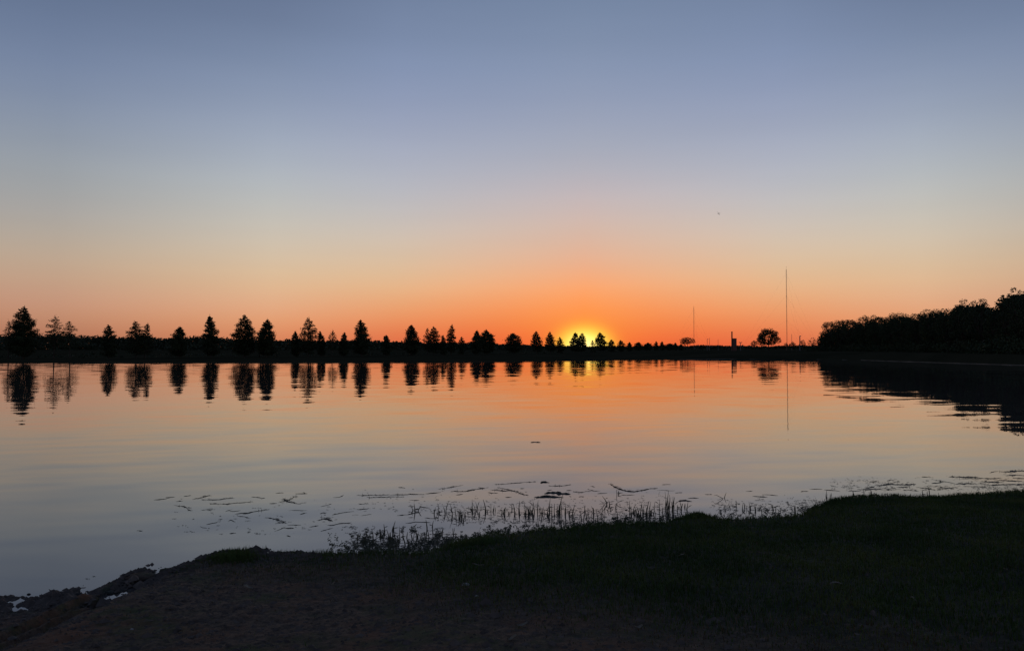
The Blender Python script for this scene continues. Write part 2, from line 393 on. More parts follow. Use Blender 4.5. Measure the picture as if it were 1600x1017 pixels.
# ------------------------------------------------------------------ far land
FARSHORE = [(-900,569),(-300,568),(0,567),(200,567),(500,566.5),(700,565.5),(850,564),(950,562.6),(1050,561.8),(1150,561.2),(1270,561.4),(1400,563.6),(1500,566.2),(1600,569.5),(1700,574)]
FS = np.array([on_water(x, y)[:2] for x, y in FARSHORE])
fx_ = np.concatenate([[-2500], FS[:, 0], [110, 200, 2500]]); fy_ = np.concatenate([[200], FS[:, 1], [88, 70, 60]])
def far_y(x): return np.interp(x, fx_, fy_)
def far_z(x, y):
    s = y - far_y(x) + vnoise(x * 0.12, y * 0 + 3.0, 4, 3) * 1.5
    right = np.clip((x - 35) / 30, 0, 1)
    z = np.where(s < 0, np.maximum(s * 0.1, -1.0), 0.30 * (1 - np.exp(-np.maximum(s, 0) / 2.5)))
    z = z + np.where(s > 0, 0.25 * (1 - np.exp(-s / 60)) + right * 1.1 * (1 - np.exp(-np.maximum(s, 0) / 12)), 0)
    z = z + vnoise(x * 0.05, y * 0.05, 6, 4) * 0.12 * np.clip(s / 20, 0, 1)
    return z
ay = np.concatenate([np.arange(52, 240, 1.5), np.arange(240, 620, 6), np.geomspace(620, 12000, 26)])
o = grid('far_ground', axis(-150, 160, 3.0, -9000, 9000), ay, far_z, M['farland'])
tag(o, 'flat dark grassland beyond the lake', kind='structure')
# pale strip of dry mud along the right-hand shore
xs = np.linspace(on_water(1050, 561.8)[0], 150, 160); V = []
for i, x in enumerate(xs):
    y = far_y(x); wv = 0.5 + 0.5 * vnoise(np.array([x * 0.35]), np.array([2.0]), 9, 3)[0]
    s0 = far_y(x) - vnoise(np.array([x * 0.12]), np.array([3.0]), 4, 3)[0] * 1.5
    V += [(x, s0 - 0.3, -0.03), (x, s0 + 0.25, 0.02 + 0.06 * wv), (x, s0 + 1.3, 0.03 + 0.08 * wv)]
Q = [(3*i+k, 3*i+3+k, 3*i+4+k, 3*i+1+k) for i in range(len(xs) - 1) for k in (0, 1)]
o = obj('beach_strip', V, Q, M['sand'], None, True); tag(o, 'thin pale strip of dry mud along the right shore', kind='structure')

# ------------------------------------------------------------------ leaves and trees
def leaves(C, size, rng, flat=0.0, aspect=0.7):
    """a quad of random orientation at each centre"""
    n = len(C); u = rng.normal(size=(n, 3)); u[:, 2] *= (1 - flat); u /= np.linalg.norm(u, axis=1)[:, None]
    w = rng.normal(size=(n, 3)); v = np.cross(u, w); v /= np.linalg.norm(v, axis=1)[:, None]
    s = size * rng.uniform(0.55, 1.25, n)[:, None] / 2
    P = np.stack([C - u * s, C - v * s * aspect, C + u * s * 1.1, C + v * s * aspect], 1).reshape(-1, 3)
    return P, np.arange(n * 4).reshape(-1, 4)

def conifer(H, Rr, rng, leaf, dens=1.0, base=0.14, droop=0.0, lean=0.0, shape=1.0, fork=False):
    """cypress-like tree: returns trunk MB and crown arrays"""
    tr = MB(); zz = np.linspace(-0.3, H * 0.97, 9)
    ph = rng.uniform(0, 6.28); wob = 0.012 * H
    ax = lambda z: np.stack([np.sin(z / H * 5 + ph) * wob * (z / H) + lean * z * z / H, np.cos(z / H * 4 + ph) * wob * (z / H), z], -1)
    tr.tube(ax(zz), np.linspace(0.011 * H + 0.03, 0.012, 9) * np.array([1.35] + [1] * 8), 6)
    C = []
    nb = int(46 + H * 3.2)
    heights = base + (1 - base) * (np.arange(nb) + rng.uniform(0, 1, nb)) / nb
    lob = rng.uniform(0, 6.28, 3)
    for i, t in enumerate(heights):
        a = i * 2.399 + rng.normal(0, 0.35)
        prof = min(1.0, (t - base) / 0.16 + 0.62) * (1 - ((t - base) / (1 - base)) ** (2.05 * shape)) ** 0.85
        L_ = Rr * (prof * rng.uniform(0.74, 1.06) + 0.04) * (1 + 0.13 * math.sin(a * 2 + lob[0]) + 0.04 * math.sin(t * 17 + lob[1]))
        rise = rng.uniform(0.12, 0.5) - droop
        d = np.array([math.cos(a), math.sin(a), rise]); p0 = ax(np.array(t * H))
        sag = -0.12 * L_ * droop
        us = np.array([0, .5, 1.0]); pts = p0 + d * L_ * us[:, None] + np.array([0, 0, 1]) * (sag * us ** 2)[:, None]
        if L_ > 0.4: tr.tube(pts * 0.78 + p0 * 0.22, [0.008 * H * (1 - t) + 0.02, 0.006 * H * (1 - t) + 0.014, 0.008], 3)
        n = max(3, int(dens * 2.4 * L_ * (0.4 + 0.25 * L_) / leaf ** 2 * 0.42 + 3))
        u = rng.uniform(0.18, 1.0, n) ** 0.8
        sg = (0.05 + 0.15 * L_ * (1 - 0.35 * u)) if droop < 0.2 else (0.05 + 0.07 * L_)
        c = p0 + d * L_ * u[:, None] + rng.normal(size=(n, 3)) * np.stack([sg, sg, sg * 0.75] if np.ndim(sg) else [sg] * 2 + [sg * .6], -1)
        C.append(c)
    top = ax(np.array([H * 0.93, H * 0.97, H])); 
    C.append(top.repeat(5, 0) + rng.normal(size=(15, 3)) * 0.02 * H * np.array([1, 1, 1.3]))
    C = np.concatenate(C); C = C[C[:, 2] > base * H * 0.75]
    return tr, leaves(C, leaf, rng)

def broadleaf(H, Rr, rng, leaf, dens=1.0, base=0.18, umbrella=False):
    tr = MB(); hb = base * H
    fork = hb + 0.12 * H
    tr.tube([(0, 0, -0.3), (0.02 * H, 0, hb), (0.03 * H, 0.01 * H, fork)], [0.035 * H, 0.025 * H, 0.022 * H], 7)
    C = []; nl = 9 if not umbrella else 8
    cz = (H + hb) / 2; rz = (H - hb) / 2
    blobs = []
    K = 34
    for k in range(K):
        f = (k + 0.5) / K; cth = 1 - 1.75 * f if not umbrella else 1 - 1.05 * f
        a = k * 2.399 + rng.normal(0, 0.3); sth = math.sqrt(max(0, 1 - cth * cth))
        r = rng.uniform(0.62, 0.90)
        blobs.append(((Rr * r * sth * math.cos(a), Rr * r * sth * math.sin(a), cz + rz * r * cth), rng.uniform(0.24, 0.40)))
    for k, (b, br) in enumerate(blobs):
        b = np.array(b)
        if k % 2 == 0:
            mid = np.array([b[0] * 0.45, b[1] * 0.45, fork + (b[2] - fork) * 0.55])
            tr.tube([(0.03 * H, 0.01 * H, fork * 0.95), mid, b], [0.013 * H, 0.009 * H, 0.02], 4)
        br *= Rr; n = int(dens * 2.2 * br * br / leaf ** 2 * 2.2)
        v = rng.normal(size=(n, 3)); v /= np.linalg.norm(v, axis=1)[:, None]
        C.append(b + v * (br * (rng.uniform(0.35, 1.02, n) ** 0.7)[:, None]) * np.array([1, 1, 0.8]))
    C = np.concatenate(C)
    return tr, leaves(C, leaf, rng)

def put_tree(name, loc, parts, label, group, cat='tree', leafm='leaf_dark'):
    tr, (V, T) = parts
    e = empty(name, loc, label, cat, group)
    tr.build('trunk', M['bark'], e)
    obj('crown', V, T, M[leafm], e)
    return e

def ground_at(x, y): return float(far_z(np.array([x]), np.array([y]))[0])
ROWD = lambda x: float(np.interp(x, [0, 100, 330, 560, 700, 850, 960, 1075], [160, 166, 186, 210, 245, 320, 380, 392]))
ROW = 'trees standing in a row across the lake'
# (pixel x of tip, tip y, half width px, kind, label)
ROWTREES = [
 (14,502,8,'open','small ragged tree leaning out left of the tall tree at the photo\'s left edge'),
 (38,480,19,'dense','broad dense conical tree at the far left, tallest in the row across the lake'),
 (85,495,14,'open','airy conical tree with gaps, second silhouette from the left shore edge'),
 (110,502,12,'open','shorter airy tree touching the right side of the airy conical tree'),
 (171,508,10,'dense','small dense tree standing alone between the airy pair and a rounded pair'),
 (213,502,13,'mid','wide ragged tree, left half of the rounded pair near the left'),
 (227,506,9,'mid','narrower tree merged into the right side of the wide ragged one'),
 (279,511,13,'dense','low squat dark tree alone between the rounded pair and three tall cones'),
 (330,494,13,'dense','tall narrow cone-shaped tree, leftmost of the three tall cones left of centre'),
 (382,493,15,'dense','tall pointed cone-shaped tree, middle of the three tall cones left of centre'),
 (416,500,15,'dense','broad-skirted cone-shaped tree, rightmost of the three tall cones left of centre'),
 (462,518,7,'dense','low bushy tree hugging the left foot of a tall slender cone'),
 (482,497,13,'mid','tall slender cone-shaped tree with small bushy trees on both sides'),
 (502,518,7,'dense','low bushy tree at the right foot of the tall slender cone'),
 (519,517,9,'open','thin see-through tree between the bushy tree and a small dark cone'),
 (537,520,7,'dense','small dark cone-shaped tree just left of a neat spire-like tree'),
 (565,500,13,'dense','neat spire-like tree standing apart, right of the small dark cone'),
 (604,524,7,'dense','very small dark tree alone right of the neat spire-like tree'),
 (643,508,12,'dense','compact oval-topped tree left of a double ragged tree'),
 (668,513,7,'open','thin left half of the double ragged tree'),
 (677,511,11,'mid','ragged right half of the double ragged tree with sawtooth edge'),
 (693,524,6,'mid','tiny tree in the gap left of a slim pointed tree'),
 (705,508,9,'mid','slim pointed tree with a narrow airy top near the middle of the row'),
 (722,527,6,'mid','tiny pointed tree right of the slim pointed tree'),
 (744,517,9,'dense','left, smaller tree of the close pair before the sunset glow begins'),
 (761,516,13,'dense','right, broader tree of the close pair before the sunset glow begins'),
 (803,521,15,'mid','low wide spreading tree on the orange sky between two pairs'),
 (839,518,10,'mid','jagged cone-shaped tree at the left rim of the yellow glow'),
 (860,519,9,'mid','slim jagged tree next to the jagged cone, left of the sun'),
 (875,527,6,'mid','little tree just left of the brightest glow'),
 (899,520,9,'mid','left half of the twin-topped tree in front of the setting sun'),
 (908,521,9,'mid','right half of the twin-topped tree in front of the setting sun'),
 (926,532,5,'open','tiny sparse tree lit through by the sun, between the twin-topped tree and a cone'),
 (939,520,9,'mid','cone-shaped tree at the right rim of the setting sun'),
 (955,531,6,'mid','small pointed tree just right of the cone at the sun\'s right rim'),
 (970,532,6,'mid','small pointed tree, second to the right of the sun-side cone'),
 (984,535,5,'mid','small pointed tree, third to the right of the sun-side cone'),
 (998,535,7,'mid','rounded low tree, fourth to the right of the sun-side cone'),
 (1012,536,8,'mid','flat-topped low tree, fifth to the right of the sun-side cone'),
 (1025,534,4,'mid','needle-thin small tree, left one of two thin ones right of the glow'),
 (1035,534,4,'mid','needle-thin small tree, right one of two thin ones right of the glow'),
 (1047,537,7,'mid','rounded bush-like tree after the two needle-thin trees'),
 (1055,536,4,'mid','tiny pointed tree beside the rounded bush-like tree'),
 (1064,538,3,'mid','tiniest tree tucked against the left of the wide dome-crowned tree'),
]
for i, (px, py, hw, kind, lab) in enumerate(ROWTREES):
    rng = np.random.RandomState(100 + i); D = ROWD(px) + rng.uniform(-4, 4)
    p = at(px, py, D); g = ground_at(p[0], D); H = p[2] - g; Rr = hw * D / F * 1.12
    leaf = max(0.22, 1.7 * D / F)
    kw = dict(dense=dict(dens=7.5, base=0.05, droop=0.0, shape=1.3), mid=dict(dens=4.0, base=0.10, droop=0.1, shape=1.2),
              open=dict(dens=1.1, base=0.28, droop=0.25, shape=1.3))[kind]
    if hw < 7: kw['base'] = 0.06
    put_tree('conifer_tree', (p[0], D, g), conifer(H, Rr, rng, leaf, lean=rng.uniform(-.05, .05), **kw), lab, ROW)

GT = [  # lone broadleaf trees right of the glow: x, top y, half width, D, dens, base, umbrella, label
 (1074,527.5,12,388,1.0,0.42,False,'wide dome-crowned tree on a bare trunk just left of the shorter mast'),
 (1178,532,5,380,1.2,0.3,False,'small round tree close to the left of the big round-crowned tree'),
 (1200,512.5,18,318,2.4,0.15,False,'big full round-crowned tree standing alone left of the tall mast'),
 (1228,535,4,370,1.3,0.2,False,'small ball-shaped tree at the foot of the tall mast'),
 (1238,534,6,360,1.3,0.2,False,'round tree just right of the tall mast\'s foot'),
 (1254,530,5,350,1.2,0.15,False,'little tree beside the short pole left of the wood'),
 (1270,528,8,345,0.6,0.2,False,'thin ragged tree between the short pole and the wood'),
 (1284,525,8,340,1.0,0.15,False,'low dark tree touching the left end of the wood'),
]
for i, (px, py, hw, D, dn, bs, um, lab) in enumerate(GT):
    rng = np.random.RandomState(300 + i); p = at(px, py, D); g = ground_at(p[0], D); H = p[2] - g
    put_tree('broadleaf_tree', (p[0], D, g), broadleaf(H, hw * D / F, rng, max(0.22, 1.5 * D / F), dn, bs, um), lab, 'lone round trees right of the sunset')

# ---- the wood on the right shore
SKYL = [(1288,512),(1296,500),(1310,497),(1330,493),(1360,491),(1400,489),(1440,484),(1460,483),(1490,479),(1505,468),(1530,465),(1545,474),(1560,477),(1572,458),(1590,447),(1606,449),(1640,444),(1700,440),(1760,438),(1840,432),(1940,430)]
WD = lambda x: float(np.interp(x, [1285, 1300, 1400, 1500, 1600, 1800, 1950], [335, 320, 240, 185, 152, 125, 112]))
WG = 'trees making up the wood on the right shore'
special = {
 0: 'outermost ragged tree at the wood\'s left end, its branch hanging over the sky',
 1: 'second tree of the wood from its left end, slightly higher than the outermost',
}
WOOD = [(1297,500,12),(1312,497,14),(1330,493,15),(1350,492,16),(1370,491,17),(1391,489,18),(1412,488,19),(1434,485,20),(1457,483,21),(1480,480,20),(1503,469,19),(1530,464,21),
        (1552,475,16),(1573,459,17),(1592,447,20),(1622,446,28),(1668,442,34),(1725,438,38),(1790,436,42),(1860,432,48),(1940,428,55)]
for i, (px, py, hw) in enumerate(WOOD):
    rng = np.random.RandomState(500 + i); D = WD(px); p = at(px, py, D); g = ground_at(p[0], D); H = (p[2] - g) * rng.uniform(1.0, 1.05)
    lab = special.get(i, 'dark leafy tree merged with its neighbours in the even middle stretch of the wood')
    if i == 10: lab = 'round tree rising at the left of the twin-humped crowns in the wood'
    if i == 11: lab = 'knobbly tree forming the right, higher hump of the twin-humped crowns'
    if i == 12: lab = 'lower tree in the dip between the twin humps and the tallest crown'
    if i == 13: lab = 'tree forming the shoulder just left of the tallest crown of the wood'
    if i == 14: lab = 'tallest crown of the wood, rising at the right edge of the photo'
    if i > 14: lab = 'tall dark tree of the wood continuing past the right edge of the photo'
    put_tree('broadleaf_tree', (p[0], D, g), broadleaf(H, hw * D / F * 1.05, rng, max(0.3, 1.5 * D / F), 2.1, 0.06), lab, WG, leafm='leaf_wood')
# second rank behind, and undergrowth at the foot, as one mass nobody could count
def mass(name, pts, leaf, m, lab, seed):
    rng = np.random.RandomState(seed); C = []
    for (x, y, z0, z1, r, n) in pts:
        v = rng.normal(size=(n, 3)); v /= np.linalg.norm(v, axis=1)[:, None]
        q = v * rng.uniform(0.3, 1.05, n)[:, None] * np.array([r, r, (z1 - z0) / 2]) + np.array([x, y, (z0 + z1) / 2])
        C.append(q)
    V, T = leaves(np.concatenate(C), leaf, rng); o = obj(name, V, T, m); tag(o, lab, kind='stuff'); return o
rng = np.random.RandomState(9); pts = []
for px in np.arange(1290, 1960, 6.0):
    D = WD(px) + 14; top = np.interp(px, [a for a, _ in SKYL], [b for _, b in SKYL]) + 9 + rng.uniform(-2, 5)
    p = at(px, top, D); r = 11 * D / F
    for k in range(5):
        z1 = p[2] * (1 - 0.2 * k); pts.append((p[0] + rng.uniform(-1, 1), D + rng.uniform(-3, 4), max(0, z1 - r * 2.4), z1, r * rng.uniform(1, 1.5), 420))
mass('inner_wood', pts, 0.7, M['leaf_wood'], 'dark mass of foliage behind the front trees of the wood', 2)
pts = []
for px in np.arange(1262, 1960, 5.0):
    D = WD(px) - rng.uniform(3, 12); p = at(px, 545, D); g = ground_at(p[0], D); h = rng.uniform(1.6, 3.8)
    pts.append((p[0], D, g - 0.3, g + h, h * rng.uniform(.7, 1.2), 200))
mass('undergrowth', pts, 0.4, M['leaf_wood'], 'dark bushes along the foot of the wood', 3)
# low far-off wood along the horizon
prof_x = [-900, 0, 60, 100, 150, 200, 260, 300, 345, 380, 440, 500, 560, 620, 680, 740, 800, 850, 900, 1000, 1040, 1100, 1130, 1180, 1240, 1300, 1900]
prof_y = [520, 521, 522.5, 521.5, 523, 525, 526.5, 524.5, 526, 529, 531, 531, 531.5, 534, 534.5, 536, 538, 540, 541, 541.5, 540, 539, 540.5, 540, 540.5, 539, 538]
pts = []; rng = np.random.RandomState(4)
for px in np.arange(-900, 1900, 3.2):
    D = 1500 + rng.uniform(-120, 200); y = np.interp(px, prof_x, prof_y) - 0.3 + 2.6 * vnoise(np.array([px * .022]), np.array([1.0]), 41, 3)[0] * (1 if px < 800 else .45)
    p = at(px, y + rng.uniform(-0.4, 1.8), D); r = rng.uniform(5, 10)
    pts.append((p[0], D, p[2] * 0.3, p[2], r, 90))
    pts.append((p[0] + rng.uniform(-3, 3), D - 60, -3, p[2] * 0.8, r, 80))
    pts.append((p[0] + rng.uniform(-3, 3), D - 110, -6, p[2] * 0.5, r * 1.3, 70))
mass('distant_wood', pts, 4.2, M['leaf_far'], 'low dark line of far-off woodland along the horizon', 5)
# scrub on the far shore
pts = []
for px in np.arange(-300, 1280, 5.0):
    if rng.rand() < 0.55:
        D = ROWD(max(0, min(1075, px))) + rng.uniform(5, 60); p = at(px, 545, D); g = ground_at(p[0], D); h = rng.uniform(0.5, 1.5)
        pts.append((p[0], D, g - 0.1, g + h, h * rng.uniform(.8, 1.6), 26))
mass('scrub', pts, 0.4, M['leaf_far'], 'low dark scrub among the trees across the lake', 6)

# ------------------------------------------------------------------ masts, chimney, poles
def mast(px, top, D, w, label):
    p = at(px, top, D); g = ground_at(p[0], D); H = p[2] - g; e = empty('radio_mast', (p[0], D, g), label, 'mast', 'thin radio masts')
    L_ = MB(); c = [(w * .58 * math.cos(a), w * .58 * math.sin(a)) for a in (0.5, 0.5 + 2.094, 0.5 + 4.189)]
    for x, y in c: L_.tube([(x, y, 0), (x, y, H * 0.96)], w * 0.15, 4)
    n = int(H / (w * 1.6)); B = MB()
    for k in range(n):
        z0 = k * H * .96 / n; z1 = (k + 1) * H * .96 / n
        for q in range(3):
            a = c[q]; b = c[(q + 1) % 3]
            if k % 2: a, b = b, a
            B.tube([(a[0], a[1], z0), (b[0], b[1], z1)], w * 0.07, 3)
    L_.build('lattice_legs', M['steel'], e); B.build('bracing', M['steel'], e)
    a = MB(); a.tube([(0, 0, H * .955), (0, 0, H)], w * .14, 5); a.build('antenna_tip', M['steel'], e)
    s = MB(); s.box((0, 0, H * .55 * .1), (w * 1.6, w * 1.6, w * 2.2)); s.build('junction_platform', M['steel'], e)
    gw = MB()
    for f in (0.35, 0.65, 0.92):
        for q in range(3):
            t = 0.5 + q * 2.094; gw.tube([(0, 0, H * f), (math.cos(t) * H * .55, math.sin(t) * H * .55, 0)], 0.03, 3)
    gw.build('guy_wires', M['steel'], e)
mast(1228.5, 416, 1150, 0.75, 'tall thin radio mast rising highest above the right horizon')
mast(1084, 477, 1250, 0.55, 'shorter faint radio mast beside the wide dome-crowned tree')
D = 385; p = at(1143.6, 518, D); g = ground_at(p[0], D); H = p[2] - g
e = empty('chimney', (p[0], D, g), 'dark chimney stack with a square block against its right side', 'chimney')
s = MB(); s.tube([(0, 0, -0.2), (0, 0, H * .5), (0, 0, H * .98)], [0.36, 0.33, 0.30], 10); s.tube([(0, 0, H * .965), (0, 0, H)], 0.36, 10); s.build('stack', M['brick'], e)
hb = at(1147, 529, D)[2] - g
s = MB(); s.box((1.15, 0.2, hb / 2 - 0.1), (1.75, 2.0, hb + 0.2)); s.build('block', M['brick'], e)
s = MB(); s.box((1.15, 0.2, hb + 0.06), (1.95, 2.2, 0.12)); s.build('coping', M['brick'], e)

def pole(px, top, D, label, heads=0, r=0.09, name='lamp_pole', cat='lamp post'):
    p = at(px, top, D); g = ground_at(p[0], D); H = p[2] - g; e = empty(name, (p[0], D, g), label, cat, 'poles and lamp posts on the far shore')
    s = MB(); s.tube([(0, 0, -0.1), (0, 0, H)], [r * 1.3, r], 8); s.build('pole', M['pole'], e)
    for k in range(heads):
        x = (k - (heads - 1) / 2) * 0.9 if heads > 1 else 0.25
        h = MB(); h.box((x, 0, H + 0.02), (0.55, 0.35, 0.28)); h.build('lamp_head', M['lamp'], e)
    if heads > 1:
        h = MB(); h.box((0, 0, H - 0.15), (0.9 * (heads - 1) + 0.2, 0.1, 0.08)); h.build('crossarm', M['pole'], e)
pole(1105, 530, 420, 'thin short pole between the wide dome-crowned tree and the chimney, left of two', 1)
pole(1108.5, 528, 460, 'slightly taller thin pole right beside the left short one')
pole(1122, 530, 430, 'lone thin pole midway between the paired poles and the chimney', 0, 0.07)
pole(1157, 535, 360, 'short lamp post with two heads just right of the chimney', 2, 0.14)
pole(1237, 522, 700, 'hair-thin tall pole just right of the tall mast', 0, 0.14)
pole(1249.7, 525, 352, 'stout short pole with a small head left of the wood', 1, 0.20)

# ------------------------------------------------------------------ bird
p = at(1123, 334, 120)
e = empty('bird', p, 'tiny dark bird in flight high right of the sunset', 'bird', None, R(20))
b = MB()
zs = np.linspace(-0.17, 0.2, 10); rr = np.array([.004, .012, .026, .036, .040, .038, .030, .024, .020, .004])
b.tube(np.stack([zs * 0.8, zs * 0, -zs * 0.9], 1), rr, 8)
def wing(sg):
    r = [(0, 0, 0.02, .12), (0.02, .13, .06, .10), (0.03, .27, .05, .075), (-.01, .4, .02, .03)]
    V = []
    for x, y, z, c in r:
        V += [(x + c / 2, y * sg, z), (x - c / 2, y * sg, z - .01), (x, y * sg, z + .012)]
    T = []
    for i in range(3):
        a = 3 * i
        T += [(a, a + 3, a + 5, a + 2), (a + 2, a + 5, a + 4, a + 1), (a + 1, a + 4, a + 3, a)]
    return V, T
b.build('body', M['feather'], e, True)
for sg in (1, -1):
    w_ = MB(); V, T = wing(sg); w_.add(V, T); w_.build('wing', M['feather'], e)
t_ = MB(); t_.add([(-.12, -.02, .14), (-.12, .02, .14), (-.24, .05, .23), (-.24, -.05, .23), (-.18, 0, .2)], [(0, 1, 2, 3), (0, 3, 4, 4), (1, 4, 2, 2)]); t_.build('tail', M['feather'], e)

# ------------------------------------------------------------------ grass and soil crumbs on the near bank
def blades(P, h, w, rng, bend=0.5):
    """one thin bent blade (2 quads-> 3 tris) per point"""
    n = len(P); a = rng.uniform(0, 6.283, n); lean = rng.uniform(0.05, 1, n) * bend
    d = np.stack([np.cos(a), np.sin(a), 0 * a], 1); s = np.stack([-np.sin(a + rng.uniform(-1, 1, n)), np.cos(a), 0 * a], 1)
    h = h[:, None]; w = w[:, None]; lean = lean[:, None]; up = np.array([0, 0, 1.0])
    m = P + up * h * 0.55 + d * lean * h * 0.25; t = P + up * h * (1 - lean * 0.35) + d * lean * h * 0.9
    V = np.stack([P - s * w / 2, P + s * w / 2, m + s * w * 0.36, m - s * w * 0.36, t], 1).reshape(-1, 3)
    i = np.arange(n)[:, None] * 5
    T = np.concatenate([i + [[0, 1, 2]], i + [[0, 2, 3]], i + [[3, 2, 4]]])
    return V, T
def turf_mask(x, y):
    m = 1.3 * y - 9.0 + x + 3.0 + vnoise(x * 0.7, y * 0.7, 12, 4) * 1.6
    return np.clip((m - 1.2) / 3.4, 0, 1)
rng = np.random.RandomState(21)
N_ = 620000
x = rng.uniform(-7.5, 13, N_); y = rng.uniform(4.8, 15.2, N_)
vis = (np.abs(x) < y * 0.67 + 0.4)
s = shore_y(x) - y
x, y, s = x[vis & (s > -0.15)], y[vis & (s > -0.15)], s[vis & (s > -0.15)]
z = bank_z(x, y); tm = turf_mask(x, y)
patch = 0.5 + 0.5 * vnoise(x * 1.5, y * 1.5, 14, 3)
k = (z > 0.0) & (rng.rand(len(x)) < (0.03 + 0.97 * tm) * (0.45 + 0.55 * patch))
x, y, z, s, tm, patch = x[k], y[k], z[k], s[k], tm[k], patch[k]
h = (0.022 + 0.028 * rng.rand(len(x)) + 0.03 * patch * tm) * (0.6 + 0.5 * tm) * (1 + 0.35 * np.exp(-(s / 0.35) ** 2) * tm)
h *= 1 + 0.5 * (rng.rand(len(x)) < 0.04)
dry = rng.rand(len(x)) < (0.85 - 0.8 * tm)
for nm, sel, mt, lb in (('grass', ~dry, M['grass'], 'short dark green turf on the near bank'), ('dry_grass', dry, M['dry'], 'sparse dry grass on the bare soil of the near bank')):
    P = np.stack([x, y, z - 0.004], 1)[sel]
    V, T = blades(P, h[sel], rng.uniform(.004, .008, sel.sum()), rng, 0.9)
    o = obj(nm, V, T, mt); tag(o, lb, kind='stuff')
# crumbs of soil and small gravel
n = 52000; x = rng.uniform(-6.5, 9, n); y = rng.uniform(4.8, 13, n); x[:14000] = rng.uniform(-6, -2.2, 14000); y[:14000] = shore_y(x[:14000]) - rng.normal(0.08, .22, 14000); k = (np.abs(x) < y * .67 + .3) & (shore_y(x) - y > -0.3) & (rng.rand(n) > turf_mask(x, y) * 0.95)
x, y = x[k], y[k]; z = bank_z(x, y); k = z > -0.006; x, y, z = x[k], y[k], z[k]; n = len(x)
oct_ = np.array([(1, 0, 0), (-1, 0, 0), (0, 1, 0), (0, -1, 0), (0, 0, 1), (0, 0, -1)], float)
of = np.array([(0, 2, 4), (2, 1, 4), (1, 3, 4), (3, 0, 4), (2, 0, 5), (1, 2, 5), (3, 1, 5), (0, 3, 5)])
r = rng.gamma(2.0, 0.0045, n) + 0.003
r *= 1 + 0.9 * (np.exp(-((shore_y(x) - y) / 0.35) ** 2) * (x < -2.2) * rng.rand(n))
V = np.stack([x, y, z], 1)[:, None] + oct_[None] * r[:, None, None] * rng.uniform(.6, 1.4, (n, 6, 1)) * np.array([1.2, 1.2, .7])
T = (of[None] + np.arange(n)[:, None, None] * 6).reshape(-1, 3)
tag(obj('soil_crumbs', V.reshape(-1, 3), T, M['gravelbit']), 'crumbs of soil and fine gravel on the bare bank', kind='stuff')

def bank_point(px, py):
    d = ray(px, py); t = 3.0
    for _ in range(400):
        q = d * t + np.array([0, 0, EYE]); g = float(bank_z(np.array([q[0]]), np.array([q[1]]))[0])
        if q[2] <= max(g, 0): break
        t += 0.04
    return np.array([q[0], q[1], max(g, 0.0)])

# tussocks of longer grass at the edge
def tussock(px0, px1, py, hmax, n, label, seed, depth=0.35):
    rng = np.random.RandomState(seed); a = bank_point(px0, py); b = bank_point(px1, py); c = (a + b) / 2; L_ = np.linalg.norm(b - a) / 2
    u = rng.normal(0, 0.42, n).clip(-1, 1); v = rng.normal(0, 0.45, n).clip(-1, 1)
    d = (b - a) / (2 * L_); P = c + d * (u * L_)[:, None] + np.array([0, 1, 0]) * (v * depth)[:, None]
    P[:, 2] = np.maximum(bank_z(P[:, 0], P[:, 1]), -0.01) - 0.01
    hh = hmax * (0.45 + 0.55 * rng.rand(n)) * (1 - 0.55 * np.abs(u) ** 1.5)
    V, T = blades(P - c, hh, rng.uniform(.004, .008, n), rng, 0.8)
    o = obj('grass_tussock', V, T, M['grass']); o.location = c
    tag(o, label, 'grass tussock', 'grass tussocks at the water edge')
tussock(316, 414, 874, 0.13, 1700, 'bushy green grass tussock at the left part of the waterline', 1)
tussock(1045, 1132, 812, 0.10, 1100, 'rounded grass tussock jutting up beside the densest reeds', 2)
tussock(1262, 1360, 786, 0.075, 1100, 'grass tussock on the corner where the right bank juts out', 3)
tussock(690, 800, 848, 0.09, 1000, 'low grass tussock right of the leafy plants in the shallows', 4)
tussock(1390, 1520, 776, 0.09, 1200, 'low grass tussock on the bank below the right-hand weed bands', 5)

# mud lump, stones, leaves
def lump(name, px, py, r, hgt, m, label, cat, seed, group=None, k=14):
    rng = np.random.RandomState(seed); p = bank_point(px, py); th = np.linspace(0, 2 * math.pi, k, endpoint=False); V = []; T = []
    for j, (f, zz) in enumerate(((1, -0.3), (1.0, .25), (.72, .75), (.3, 1))):
        for t in th:
            q = f * (1 + .25 * rng.normal() * .5); V.append((r * q * math.cos(t) * 1.3, r * q * math.sin(t), hgt * (zz + rng.normal() * .08)))
    V.append((0, 0, hgt))
    for j in range(3):
        for i in range(k): T.append((j * k + i, j * k + (i + 1) % k, (j + 1) * k + (i + 1) % k, (j + 1) * k + i))
    for i in range(k): T.append((3 * k + i, 3 * k + (i + 1) % k, 4 * k, 4 * k))
    b = MB(); b.add(V, T); o = b.build(name, m, None, True); o.location = p; tag(o, label, cat, group); return o
lump('mud_lump', 222, 903, .13, .05, M['ground'], 'large dark lump of mud standing at the left waterline', 'mud lump', 1, 'lumps of mud at the left waterline', 18)
lump('mud_lump', 236, 908, .10, .04, M['ground'], 'lower mud lump leaning on the right of the large one', 'mud lump', 2, 'lumps of mud at the left waterline', 16)
lump('mud_lump', 170, 927, .05, .025, M['ground'], 'small mud lump out in the water left of the large one', 'mud lump', 3, 'lumps of mud at the left waterline')
lump('mud_lump', 122, 929, .035, .02, M['ground'], 'tiny mud lump poking from the water above the muddy spit', 'mud lump', 4, 'lumps of mud at the left waterline')
lump('mud_lump', 45, 929, .014, .012, M['ground'], 'tiny mud lump alone in the water near the left edge', 'mud lump', 5, 'lumps of mud at the left waterline')
